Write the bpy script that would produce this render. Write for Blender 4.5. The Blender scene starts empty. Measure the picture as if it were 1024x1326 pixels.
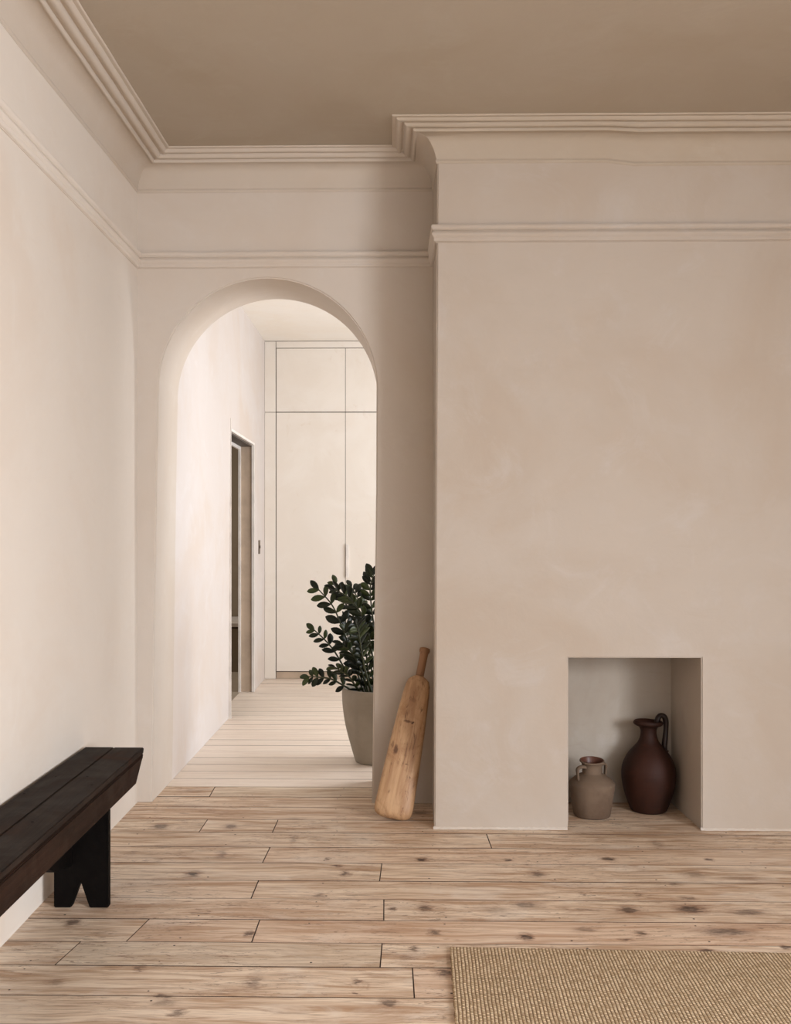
import bpy, bmesh, math, random
from mathutils import Vector, Matrix
R = math.radians
PI = math.pi
random.seed(7)
S = bpy.context.scene
COL = S.collection

# ---------------------------------------------------------------- camera
cam_d = bpy.data.cameras.new('camera')
cam = bpy.data.objects.new('camera', cam_d); COL.objects.link(cam)
cam_d.sensor_fit = 'VERTICAL'; cam_d.sensor_height = 24.0; cam_d.lens = 24.0*1327/1326
cam_d.shift_x = 27/1326; cam_d.shift_y = 25/1326
cam_d.clip_start = 0.05
cam.location = (0, 0, 1.3); cam.rotation_euler = (R(90), 0, R(1.0))
S.camera = cam

# ---------------------------------------------------------------- view, world, daylight
S.view_settings.view_transform = 'Standard'; S.view_settings.look = 'None'
S.view_settings.gamma = 1.0; S.view_settings.exposure = 0.07
S.view_settings.use_curve_mapping = False
w = bpy.data.worlds.new('sky'); S.world = w; w.use_nodes = True
w.node_tree.nodes['Background'].inputs[0].default_value = (0.75, 0.85, 1.0, 1)
w.node_tree.nodes['Background'].inputs[1].default_value = 0.6

def area(name, loc, target, sx, sy, power, col, spread=180):
    d = bpy.data.lights.new(name, 'AREA'); d.shape = 'RECTANGLE'; d.size = sx; d.size_y = sy
    d.energy = power; d.color = col; d.spread = R(spread)
    o = bpy.data.objects.new(name, d); COL.objects.link(o); o.location = loc
    o.rotation_euler = (Vector(target)-Vector(loc)).to_track_quat('-Z', 'Y').to_euler()
    return o
DAY = (0.93, 0.965, 1.03)
# daylight coming in through the bay windows behind the camera, the side window and the hall window
area('daylight_bay_left', (1.05, -2.42, 1.75), (0.6, 3.0, -0.6), 1.2, 2.0, 13, DAY, 140)
area('daylight_bay_right', (2.75, -2.42, 1.75), (1.2, 3.0, -0.6), 1.4, 2.0, 24, DAY, 140)
area('daylight_side', (4.12, -0.8, 1.55), (-1.2, 1.6, -1.7), 2.1, 2.1, 350, DAY, 140)
area('daylight_hall', (2.45, 6.6, 1.35), (-1.1, 7.3, 1.9), 2.0, 2.1, 104, (0.95, 0.975, 1.01))
area('bathroom_fill', (-3.15, 9.2, 1.6), (-1.5, 9.2, 1.0), 0.6, 0.7, 24.0, (1.0, 0.93, 0.84))  # unseen fill lamp added to brighten the dark bathroom

# ---------------------------------------------------------------- node helpers
class N:
    def __init__(s, name):
        s.m = bpy.data.materials.new(name); s.m.use_nodes = True
        s.t = s.m.node_tree; s.b = s.t.nodes['Principled BSDF']
    def n(s, typ, ins=None, **kw):
        nd = s.t.nodes.new(typ)
        for k, v in kw.items(): setattr(nd, k, v)
        for k, v in (ins or {}).items(): s.put(nd.inputs[k], v)
        return nd
    def put(s, sock, v):
        if isinstance(v, bpy.types.NodeSocket): s.t.links.new(v, sock)
        else: sock.default_value = v
    def math(s, op, a, b=0.0, c=0.0, clamp=False):
        nd = s.n('ShaderNodeMath', {0: a, 1: b, 2: c}, operation=op); nd.use_clamp = clamp; return nd.outputs[0]
    def vm(s, op, a, b=(0, 0, 0)):
        nd = s.n('ShaderNodeVectorMath', {0: a, 1: b}, operation=op)
        return nd.outputs['Value'] if op == 'LENGTH' else nd.outputs[0]
    def noise(s, vec, scale, detail=4, rough=0.55, dist=0.0):
        return s.n('ShaderNodeTexNoise', {'Vector': vec, 'Scale': scale, 'Detail': detail, 'Roughness': rough, 'Distortion': dist}).outputs['Fac']
    def ramp(s, f, stops):
        nd = s.n('ShaderNodeValToRGB', {0: f}); e = nd.color_ramp.elements
        while len(e) < len(stops): e.new(0.5)
        for q, (p, c) in zip(e, stops):
            q.position = p; q.color = c if len(c) == 4 else (*c, 1)
        return nd.outputs[0]
    def mr(s, v, a, b, c=0.0, d=1.0):
        return s.n('ShaderNodeMapRange', {0: v, 1: a, 2: b, 3: c, 4: d}, interpolation_type='SMOOTHSTEP').outputs[0]
    def mix(s, f, a, b, mode='MIX'):
        nd = s.n('ShaderNodeMix', None, data_type='RGBA', blend_type=mode)
        s.put(nd.inputs[0], f); s.put(nd.inputs[6], a); s.put(nd.inputs[7], b); return nd.outputs[2]
    def pos(s): return s.n('ShaderNodeNewGeometry').outputs['Position']
    def obj(s): return s.n('ShaderNodeTexCoord').outputs['Object']
    def done(s, col, rough=0.6, h=None, hs=0.3, hd=0.01, spec=0.5):
        s.put(s.b.inputs['Base Color'], col); s.put(s.b.inputs['Roughness'], rough)
        s.b.inputs['Specular IOR Level'].default_value = spec
        if h is not None:
            bp = s.n('ShaderNodeBump', {'Strength': hs, 'Distance': hd, 'Height': h})
            s.t.links.new(bp.outputs[0], s.b.inputs['Normal'])
        return s.m
def c3(r, g, b):
    f = lambda v: (v/255/12.92) if v/255 <= 0.04045 else ((v/255+0.055)/1.055)**2.4
    return (f(r), f(g), f(b), 1)

def plaster(name, base, warm, pale, rough=0.75):
    q = N(name); p = q.pos()
    a = q.noise(p, 1.1, 5, 0.6, 0.6); b = q.noise(p, 3.7, 6, 0.65, 1.2); c = q.noise(p, 0.55, 3, 0.5)
    col = q.mix(q.mr(a, 0.42, 0.68), base, warm)
    col = q.mix(q.mr(b, 0.50, 0.78, 0, 0.55), col, pale)
    col = q.mix(q.mr(c, 0.45, 0.65, 0, 0.45), col, base)
    str_ = q.noise(q.vm('MULTIPLY', p, (3, 3, 9)), 2.2, 5, 0.6, 0.8)
    col = q.mix(q.mr(str_, 0.55, 0.8, 0, 0.35), col, warm)
    h = q.math('ADD', q.math('MULTIPLY', q.noise(p, 6, 4, 0.55, 0.8), 0.7), q.math('MULTIPLY', q.noise(p, 45, 3, 0.5), 0.12))
    return q.done(col, rough, h, 0.28, 0.012, 0.25)
M_ROOM = plaster('limewash_plaster', c3(201, 190, 178), c3(198, 184, 169), c3(207, 198, 188))
M_LEFT = plaster('limewash_plaster_lit', c3(215, 205, 193), c3(211, 197, 182), c3(219, 211, 201))  # same limewash, lightened: the stronger light on the left wall is in the colour
M_CHIM = plaster('limewash_plaster_shaded', c3(182, 170, 157), c3(177, 162, 146), c3(188, 180, 172))  # same limewash, darkened: the weaker light on the chimney breast is painted in
M_CORN = plaster('cornice_plaster', c3(179, 166, 150), c3(174, 159, 140), c3(185, 174, 160))  # cornice copy darkened along the chimney to follow its painted shade
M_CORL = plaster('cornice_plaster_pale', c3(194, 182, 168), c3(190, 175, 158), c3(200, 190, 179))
M_CEIL = plaster('ceiling_plaster', c3(174, 162, 146), c3(168, 154, 135), c3(180, 170, 156))  # same paint as the walls, darkened so the colour carries the ceiling's shade
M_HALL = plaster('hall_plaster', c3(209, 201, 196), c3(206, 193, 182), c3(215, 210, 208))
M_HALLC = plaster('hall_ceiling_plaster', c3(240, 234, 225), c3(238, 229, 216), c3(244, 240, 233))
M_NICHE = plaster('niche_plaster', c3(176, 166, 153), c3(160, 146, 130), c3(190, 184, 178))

def flat(name, col, rough=0.5, spec=0.5, var=0.06, metal=0.0):
    q = N(name); n_ = q.noise(q.obj(), 9, 4)
    dark = tuple(v*(1-var*2.5) for v in col[:3])+(1,)
    q.b.inputs['Metallic'].default_value = metal
    return q.done(q.mix(q.mr(n_, 0.35, 0.7), col, dark), rough, n_, 0.08, 0.004, spec)

def wardrobe_mat():
    q = N('wardrobe_limewash'); p = q.pos()
    a = q.noise(p, 1.6, 5, 0.6, 1.0); b = q.noise(p, 4.5, 6, 0.7, 2.0)
    col = q.mix(q.mr(a, 0.4, 0.7), c3(231, 223, 213), c3(236, 230, 222))
    col = q.mix(q.mr(b, 0.58, 0.75, 0, 0.6), col, c3(222, 210, 195))
    return q.done(col, 0.5, b, 0.06, 0.005, 0.3)
M_WARD = wardrobe_mat()
M_GAP = flat('dark_gap', c3(100, 84, 72), 0.9)
M_TRIMW = flat('white_door_trim', c3(238, 232, 226), 0.45)
M_JAMB = flat('taupe_jamb', c3(190, 170, 150), 0.6)
M_DARKTRACK = flat('bronze_track', c3(60, 50, 42), 0.5)
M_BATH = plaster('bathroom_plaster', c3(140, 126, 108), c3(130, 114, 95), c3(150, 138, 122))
M_TILE = flat('stone_tile', c3(170, 155, 138), 0.5)
M_BRASS = flat('bronze_switch', c3(95, 78, 60), 0.4, 0.5, 0.1, 0.4)

# ---------------------------------------------------------------- mesh helpers
def link(name, bm, mat, parent=None, smooth=False, loc=None):
    me = bpy.data.meshes.new(name); bm.normal_update(); bm.to_mesh(me); bm.free()
    for m_ in (mat if isinstance(mat, (list, tuple)) else [mat]): me.materials.append(m_)
    if smooth:
        for p in me.polygons: p.use_smooth = True
    o = bpy.data.objects.new(name, me); COL.objects.link(o)
    if loc is not None: o.location = loc
    if parent is not None: o.parent = parent
    return o
def box(bm, x0, x1, y0, y1, z0, z1, bev=0.0, mat=0):
    vs = [bm.verts.new(c) for c in ((x0,y0,z0),(x1,y0,z0),(x1,y1,z0),(x0,y1,z0),(x0,y0,z1),(x1,y0,z1),(x1,y1,z1),(x0,y1,z1))]
    fs = [bm.faces.new([vs[i] for i in f]) for f in ((0,3,2,1),(4,5,6,7),(0,1,5,4),(1,2,6,5),(2,3,7,6),(3,0,4,7))]
    for f in fs: f.material_index = mat
    if bev:
        es = {e for f in fs for e in f.edges}
        bmesh.ops.bevel(bm, geom=list(es), offset=bev, segments=2, affect='EDGES', profile=0.6)
    return vs
def prism(bm, pts, lo, hi, axis='y'):
    """polygon pts in the plane across axis, extruded lo..hi; 'y': pts are (x,z), 'x': pts are (y,z)"""
    mk = (lambda a, b, t: (a, t, b)) if axis == 'y' else (lambda a, b, t: (t, a, b))
    A = [bm.verts.new(mk(a, b, lo)) for a, b in pts]; B = [bm.verts.new(mk(a, b, hi)) for a, b in pts]
    n = len(pts)
    f0 = bm.faces.new(A); f1 = bm.faces.new(B[::-1])
    for i in range(n): bm.faces.new((A[i], B[i], B[(i+1) % n], A[(i+1) % n]))
    return A, B, f0, f1
def fix(bm):
    bmesh.ops.recalc_face_normals(bm, faces=bm.faces[:])
def struct(name, bm, mat, smooth=False):
    fix(bm); o = link(name, bm, mat, None, smooth); o['kind'] = 'structure'; return o
def sbox(name, *a, mat, bev=0.0):
    bm = bmesh.new(); box(bm, *a, bev=bev); return struct(name, bm, mat)
def thing(name, label, cat, loc=(0, 0, 0), rz=0.0, group=None):
    o = bpy.data.objects.new(name, None); COL.objects.link(o); o.empty_display_size = 0.1
    o.location = loc; o.rotation_euler = (0, 0, rz); o['label'] = label; o['category'] = cat
    if group: o['group'] = group
    return o
def tag(o, label, cat):
    o['label'] = label; o['category'] = cat; return o
def lathe(bm, prof, seg=64, deform=None):
    rings = []
    for r, z in prof:
        ring = []
        for i in range(seg):
            a = 2*PI*i/seg; v = Vector((r*math.cos(a), r*math.sin(a), z))
            if deform: v = deform(v, a, r, z)
            ring.append(bm.verts.new(v))
        rings.append(ring)
    for a, b in zip(rings, rings[1:]):
        for i in range(seg): bm.faces.new((a[i], a[(i+1) % seg], b[(i+1) % seg], b[i]))
    bm.faces.new(rings[0][::-1]); bm.faces.new(rings[-1])
def catmull(pts, n=8):
    P = [Vector(p) for p in pts]; P = [2*P[0]-P[1]]+P+[2*P[-1]-P[-2]]; out = []
    for i in range(1, len(P)-2):
        for k in range(n):
            t = k/n; a, b, c, d = P[i-1:i+3]
            out.append(0.5*((2*b)+(c-a)*t+(2*a-5*b+4*c-d)*t*t+(3*b-a-3*c+d)*t**3))
    out.append(P[-2].copy()); return out
def tube(bm, pts, rad, seg=12, flat_=1.0, up=None):
    """tube along pts; rad a number or list; flat_ squeezes the section across 'up'"""
    n = len(pts); rings = []; prev = None
    for i, p in enumerate(pts):
        t = (pts[min(i+1, n-1)]-pts[max(i-1, 0)]).normalized()
        ref = Vector(up) if up else (prev if prev is not None else Vector((0.3, 0.9, 0.2)))
        u = (ref-t*ref.dot(t)).normalized(); v = t.cross(u); prev = u
        r = rad[i] if isinstance(rad, (list, tuple)) else rad
        rings.append([bm.verts.new(p+u*(r*math.cos(2*PI*k/seg))+v*(r*flat_*math.sin(2*PI*k/seg))) for k in range(seg)])
    for a, b in zip(rings, rings[1:]):
        for i in range(seg): bm.faces.new((a[i], a[(i+1) % seg], b[(i+1) % seg], b[i]))
    bm.faces.new(rings[0][::-1]); bm.faces.new(rings[-1])

# ---------------------------------------------------------------- the room shell
XL = -1.225; YA = 4.9; YAB = 5.34; YC = 4.48; ZC = 3.042; HZ = 2.975
def sag(x, y):                         # the old ceiling rises a little into the alcove over the arch
    k = max(0, min(1, (x+1.03)/1.02)); y0 = 3.36+(4.285-3.36)*k
    if x > 1: return 0.0
    return 0.033*max(0, min(1, (y-y0)/(4.7-y0)))
def hall_x(y, z):                      # the hall's plaster wall leans a little at its foot
    return -1.125-0.030*max(0, 1-z/1.98)*max(0, min(1, 1-(y-YA)/4))

# left wall
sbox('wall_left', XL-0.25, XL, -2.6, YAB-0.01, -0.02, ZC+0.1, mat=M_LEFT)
# wall with the arch
def arch_wall():
    bm = bmesh.new()
    cx, sp = -0.6, 1.985
    r = 0.523
    n = 56
    L = [(-1.155, 0.0)]+[(hall_x(YA, z), z) for z in (0.5, 1.0, 1.5)]
    arc = [(cx-r*math.cos(PI*i/n), sp+0.527*math.sin(PI*i/n)) for i in range(n+1)]
    Rr = [(-0.079, 1.5), (-0.085, 1.0), (-0.092, 0.5), (-0.099, 0.0)]
    pts = [(XL-0.2, 0.0)]+L+arc+Rr+[(0.5, 0.0), (0.5, ZC+0.1), (XL-0.2, ZC+0.1)]
    A, B, f0, f1 = prism(bm, pts, YA, YAB)
    for a, b in zip(A, B):             # left jamb runs on into the hall wall
        if a.co.x < -1.12 and a.co.x > -1.2 and b.co.z < 1.98: b.co.x = hall_x(YAB, b.co.z)
    nL = 1+len(L)+len(arc)+len(Rr)
    es = []
    for i in range(1, nL-1):
        e = bm.edges.get((A[i], A[i+1]))
        if e: es.append(e)
    fix(bm)
    bmesh.ops.triangulate(bm, faces=[f0, f1])
    bmesh.ops.bevel(bm, geom=[e for e in es if e.is_valid], offset=0.007, segments=3, affect='EDGES')
    o = struct('wall_arch', bm, M_ROOM)
    me = o.data
    me.polygons.foreach_set('use_smooth', [True]*len(me.polygons)); me.set_sharp_from_angle(angle=R(38))
arch_wall()
# chimney breast with its square recess at the floor
NX0, NX1, NZ, NB = 0.766, 1.343, 0.749, 4.93
def chimney():
    bm = bmesh.new()
    pts = [(0.182, 0), (NX0-0.004, 0), (NX0, 0.04), (NX0, NZ), (NX1, NZ), (NX1, 0), (2.15, 0), (2.15, ZC+0.1), (0.197, ZC+0.1)]
    A, B, f0, f1 = prism(bm, pts, YC, 5.0)
    for v in B:
        if v.co.x < 0.3: v.co.x = 0.192
        elif abs(v.co.x-NX1) < 1e-3: v.co.x = NX1-0.012
    es = [bm.edges.get((A[i], A[(i+1) % 9])) for i in (1, 2, 3, 4, 8)]
    fix(bm)
    bmesh.ops.triangulate(bm, faces=[f0, f1])
    bmesh.ops.bevel(bm, geom=[e for e in es if e and e.is_valid], offset=0.005, segments=3, affect='EDGES')
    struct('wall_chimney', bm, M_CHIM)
chimney()
sbox('wall_niche_back', NX0-0.05, NX1+0.05, NB, 4.99, 0.0, NZ+0.05, mat=M_NICHE)
sbox('wall_behind_chimney', 0.45, 4.2, 5.0, YAB, 0.0, ZC+0.1, mat=M_ROOM)
sbox('wall_right_alcove', 2.14, 4.15, YA, 5.0, 0.0, ZC+0.1, mat=M_ROOM)
# right wall with the side window, back wall with the bay windows (all behind the camera)
def holed(name, horiz, c0, c1, a0, a1, holes, mat):
    bm = bmesh.new(); z0, z1 = 0.45, 2.65
    def b_(p, q, zz0, zz1):
        if horiz: box(bm, p, q, c0, c1, zz0, zz1)
        else: box(bm, c0, c1, p, q, zz0, zz1)
    b_(a0, a1, 0.0, z0); b_(a0, a1, z1, ZC+0.1)
    p = a0
    for h0, h1 in holes: b_(p, h0, z0, z1); p = h1
    b_(p, a1, z0, z1)
    struct(name, bm, mat)
holed('wall_right', False, 3.9, 4.1, -2.3, 4.95, [(-1.9, 0.3)], M_ROOM)
holed('wall_back', True, -2.4, -2.2, XL, 4.1, [(0.4, 1.7), (2.0, 3.5)], M_ROOM)
def sash(name, horiz, c, a0, a1):
    bm = bmesh.new(); z0, z1 = 0.45, 2.65; w_ = 0.05
    def b_(p, q, zz0, zz1, d=0.02):
        if horiz: box(bm, p, q, c-d, c+d, zz0, zz1)
        else: box(bm, c-d, c+d, p, q, zz0, zz1)
    b_(a0, a0+w_, z0, z1); b_(a1-w_, a1, z0, z1)
    b_(a0+w_, a1-w_, z0, z0+w_); b_(a0+w_, a1-w_, z1-w_, z1); b_(a0+w_, a1-w_, 1.53, 1.57)
    b_((a0+a1)/2-0.012, (a0+a1)/2+0.012, z0+w_, 1.53, 0.012); b_((a0+a1)/2-0.012, (a0+a1)/2+0.012, 1.57, z1-w_, 0.012)
    struct(name, bm, M_TRIMW)
sash('window_1', True, -2.3, 0.4, 1.7); sash('window_2', True, -2.3, 2.0, 3.5); sash('window_3', False, 4.0, -1.9, 0.3)
# ceilings
def ceiling():
    bm = bmesh.new(); xs = [XL-0.02+0.06*i for i in range(22)]+[0.2, 0.6, 0.99, 1.01, 3.91]; ys = [-2.21, 1.0, 3.0]+[3.1+0.06*i for i in range(31)]+[YA+0.01]
    g = [[bm.verts.new((x, y, ZC+sag(x, y))) for y in ys] for x in xs]; t = [[bm.verts.new((x, y, ZC+0.12)) for y in ys] for x in xs]
    nx, ny = len(xs), len(ys)
    for i in range(nx-1):
        for j in range(ny-1):
            bm.faces.new((g[i][j], g[i][j+1], g[i+1][j+1], g[i+1][j])); bm.faces.new((t[i][j], t[i+1][j], t[i+1][j+1], t[i][j+1]))
    for i in range(nx-1):
        for j in (0, ny-1): bm.faces.new((g[i][j], g[i+1][j], t[i+1][j], t[i][j]))
    for j in range(ny-1):
        for i in (0, nx-1): bm.faces.new((g[i][j], g[i][j+1], t[i][j+1], t[i][j]))
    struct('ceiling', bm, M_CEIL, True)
ceiling()
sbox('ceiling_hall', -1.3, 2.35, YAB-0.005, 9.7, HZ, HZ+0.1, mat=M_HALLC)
# hall left wall with the doorway
DY0, DY1, DZ = 7.10, 8.30, 2.015
def hall_left():
    bm = bmesh.new(); ys = [YAB]+[YAB+(DY0-YAB)*i/6 for i in range(1, 7)]; zs = [0, 0.4, 0.8, 1.2, 1.6, 1.98, HZ+0.02]
    g = [[bm.verts.new((hall_x(y, z), y, z)) for z in zs] for y in ys]
    k = [[bm.verts.new((-1.26, y, z)) for z in zs] for y in ys]
    for i in range(len(ys)-1):
        for j in range(len(zs)-1):
            bm.faces.new((g[i][j], g[i+1][j], g[i+1][j+1], g[i][j+1])); bm.faces.new((k[i][j], k[i][j+1], k[i+1][j+1], k[i+1][j]))
    for j in range(len(zs)-1):
        for i in (0, -1): bm.faces.new((g[i][j], g[i][j+1], k[i][j+1], k[i][j]))
    box(bm, -1.242, -1.125, DY0, DY1, DZ, HZ+0.02); box(bm, -1.242, -1.125, DY1, 9.02, 0, HZ+0.02)
    struct('wall_hall_left', bm, M_HALL)
hall_left()
# hall right wall with its window
bm = bmesh.new()
box(bm, 2.2, 2.35, YAB, 9.7, 0, 0.4); box(bm, 2.2, 2.35, YAB, 9.7, 2.65, HZ+0.02)
box(bm, 2.2, 2.35, YAB, 5.55, 0.4, 2.65); box(bm, 2.2, 2.35, 7.65, 9.7, 0.4, 2.65)
struct('wall_hall_right', bm, M_HALL)
sbox('wall_hall_end', -1.26, 2.35, 9.6, 9.75, 0, HZ+0.02, mat=M_HALL)
# doorway: lining, thin white bead, head track
bm = bmesh.new()
box(bm, -1.262, -1.119, DY0-0.010, DY0, 0.0, DZ+0.07)                       # near bead, taller than the opening
box(bm, -1.140, -1.118, DY1-0.022, DY1+0.0, 0.0, DZ); box(bm, -1.140, -1.118, DY0, DY1-0.022, DZ-0.018, DZ)
struct('trim_1', bm, M_TRIMW)
bm = bmesh.new(); box(bm, -1.228, -1.140, DY1-0.012, DY1, 0, DZ); struct('trim_2', bm, M_JAMB)
bm = bmesh.new(); box(bm, -1.228, -1.140, DY0, DY1-0.012, DZ-0.03, DZ); struct('trim_3', bm, M_DARKTRACK)
bm = bmesh.new(); box(bm, -1.246, -1.228, DY1-0.04, DY1, 0, DZ-0.03); box(bm, -1.246, -1.228, DY0, DY1-0.04, DZ-0.055, DZ-0.02)
struct('trim_4', bm, M_TRIMW)
# the bathroom beyond the doorway
bm = bmesh.new()
box(bm, -3.2, -1.26, 10.2, 10.3, -0.02, 2.6)
box(bm, -3.3, -3.2, 7.0, 8.9, -0.02, 2.6); box(bm, -3.3, -3.2, 8.9, 9.5, -0.02, 1.25); box(bm, -3.3, -3.2, 8.9, 9.5, 1.95, 2.6); box(bm, -3.3, -3.2, 9.5, 10.3, -0.02, 2.6)
box(bm, -3.3, -1.26, 6.9, 7.0, -0.02, 2.6); box(bm, -1.262, -1.2, 9.0, 10.3, -0.02, 2.6)
box(bm, -3.3, -1.2, 6.9, 10.3, 2.6, 2.7)
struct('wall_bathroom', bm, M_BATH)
sbox('floor_bathroom', -3.25, -1.235, 6.95, 10.25, -0.04, 0.0, mat=M_TILE)

# ---------------------------------------------------------------- floorboards
KNOTS = []   # (x, y, rx, ry, strength)
def KP(px, py, wpx, hpx, s):
    d = 1725/(py-688); xc = (px-485)*d/1327
    x = xc-d*0.01745; y = d+x*0.01745
    KNOTS.append((x, y, wpx*d/1327/2*1.12, hpx*d*d/1725/2*1.2, s))
for k in ((208,1070,26,8,.8),(298,1070,18,7,.7),(249,1131.6,22,8,1),(447,1131,13,6,.9),(437,1121,12,4,.8),(287,1106,14,12,.5),
          (380,1086,9,10,.45),(424,1112,6,3,.8),(546,1113,16,5,1),(94,1194,22,12,.8),(323,1209,12,8,.8),(413,1159,16,7,.6),
          (509,1177,12,5,.8),(550,1176,20,10,.75),(536,1229,14,8,.7),(526,1240,30,7,.4),(71,1272,26,12,.45),(180,1254,12,10,.6),
          (328,1272,22,24,.5),(462,1271,11,8,.8),(210,1290,30,6,.8),(214,1298,34,11,.5),(503,1299,26,12,.75),(230,1311,22,11,.7),(462,1286,8,5,.8),
          (656,1113.5,11,4,1),(787,1112,20,5,1),(919,1113,10,4,1),(850,1092,16,10,.4),(696,1132,24,8,.75),(900,1132,34,9,.5),
          (873,1144,22,5,.6),(891,1163,22,6,.6),(755,1158,8,5,.7),(827,1158,10,4,.7),(682,1172,40,9,.65),(641,1178,46,10,.4),
          (814,1178,30,10,.85),(893,1177,44,12,.9),(968,1181,60,8,.7),(761,1178,44,3,.5),(681,1213,17,9,1),(562,1207,14,8,.8),
          (759,1203,30,6,.6),(830,1208.5,17,7,.85),(941,1206,80,11,.75),(811,1217,20,4,.7),(913,1231,20,6,.9),(739,1230,12,3,.8),
          (574,1259,24,12,.8),(1017,1227,12,6,.9),(240,1043,60,6,.3),(110,1075,30,9,.35),(600,1083,30,4,.3),(500,1047,26,5,.5),
          (545,1052,30,5,.7),(170,1105,30,5,.3),(960,1137,70,8,.35),(250,1024,40,5,.35),(380,1060,40,3,.4),(230,1010,8,2,.5)):
    KP(*k)
def floor_mat():
    q = N('scrubbed_pine_boards'); p = q.pos()
    isl = q.n('ShaderNodeNewGeometry').outputs['Random Per Island']
    sep = q.n('ShaderNodeSeparateXYZ', {0: p})
    off = q.n('ShaderNodeCombineXYZ', {0: q.math('MULTIPLY', isl, 37.0), 1: q.math('MULTIPLY', isl, 91.0), 2: isl}).outputs[0]
    pp = q.vm('ADD', p, off)
    warp = q.n('ShaderNodeTexNoise', {'Vector': pp, 'Scale': 3.0, 'Detail': 2.0}).outputs['Color']
    wv = q.vm('MULTIPLY', q.vm('SUBTRACT', warp, (0.5, 0.5, 0.5)), (0.03, 0.05, 0.0))
    pw = q.vm('ADD', pp, wv)
    g1 = q.noise(q.vm('MULTIPLY', pw, (1.1, 13, 1)), 1.7, 7, 0.62, 0.9)
    g2 = q.noise(q.vm('MULTIPLY', pw, (4.0, 80, 1)), 1.3, 5, 0.65, 0.4)
    blot = q.noise(q.vm('MULTIPLY', pp, (2.0, 4.5, 1)), 1.6, 6, 0.65, 0.8)
    blo2 = q.noise(q.vm('MULTIPLY', pp, (1.3, 6.0, 1)), 2.6, 5, 0.7, 1.2)
    col = q.mix(q.mr(g1, 0.36, 0.66), c3(234, 214, 190), c3(182, 148, 118))
    col = q.mix(q.mr(g2, 0.48, 0.70, 0, 0.65), col, c3(144, 112, 88))
    col = q.mix(q.mr(blot, 0.48, 0.72, 0, 0.6), col, c3(232, 219, 203))
    col = q.mix(q.mr(blo2, 0.54, 0.72, 0, 0.62), col, c3(150, 112, 84))
    col = q.mix(q.mr(isl, 0.0, 0.35, 0.35, 0.0), col, c3(190, 178, 158))
    col = q.mix(q.mr(isl, 0.65, 1.0, 0.0, 0.28), col, c3(206, 166, 138))
    # worn flecks
    fl = q.noise(q.vm('MULTIPLY', pp, (8, 40, 1)), 1.6, 6, 0.75, 1.5)
    reg = q.noise(pp, 1.9, 3, 0.5)
    flk = q.math('MULTIPLY', q.mr(fl, 0.55, 0.62), q.mr(reg, 0.40, 0.54))
    # knots: a dark heart in a browner halo
    kw = q.n('ShaderNodeTexNoise', {'Vector': q.vm('MULTIPLY', p, (1, 2.2, 1)), 'Scale': 24.0, 'Detail': 4.0, 'Roughness': 0.65}).outputs['Color']
    kp = q.vm('ADD', p, q.vm('MULTIPLY', q.vm('SUBTRACT', kw, (0.5, 0.5, 0.5)), (0.09, 0.05, 0.0)))
    acc = None; core = None
    for (x, y, rx, ry, s) in KNOTS:
        d = q.vm('LENGTH', q.vm('MULTIPLY', q.vm('SUBTRACT', kp, (x, y, 0)), (1/rx, 1/ry, 0.0)))
        v = q.mr(d, 0.4, 1.45, s, 0.0); v2 = q.mr(d, 0.35, 0.8, s, 0.0)
        acc = v if acc is None else q.math('MAXIMUM', acc, v)
        core = v2 if core is None else q.math('MAXIMUM', core, v2)
    kn = q.noise(q.vm('MULTIPLY', p, (22, 90, 1)), 1.4, 5, 0.75)
    acc2 = q.math('MULTIPLY', acc, q.mr(kn, 0.35, 0.62, 0.35, 1.0))
    core2 = q.math('MULTIPLY', q.math('POWER', core, 1.5), q.mr(kn, 0.35, 0.6, 0.6, 1.0))
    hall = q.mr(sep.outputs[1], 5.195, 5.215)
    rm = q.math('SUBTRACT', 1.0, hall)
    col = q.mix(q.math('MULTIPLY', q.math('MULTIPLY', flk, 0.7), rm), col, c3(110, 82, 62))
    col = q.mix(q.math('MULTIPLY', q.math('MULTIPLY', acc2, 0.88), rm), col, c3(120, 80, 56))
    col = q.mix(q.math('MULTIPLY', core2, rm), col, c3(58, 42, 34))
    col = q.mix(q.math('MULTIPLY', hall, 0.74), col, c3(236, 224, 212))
    # darker side faces of the gaps
    rough = q.mr(g1, 0.3, 0.7, 0.42, 0.6)
    h = q.math('ADD', q.math('MULTIPLY', g2, 0.5), q.math('MULTIPLY', g1, 0.5))
    return q.done(col, rough, h, 0.25, 0.004, 0.45)
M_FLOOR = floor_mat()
M_SUB = flat('subfloor_shadow_gap', c3(74, 54, 40), 0.95)
M_NAIL = flat('old_nail', c3(60, 46, 38), 0.7)
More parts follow.
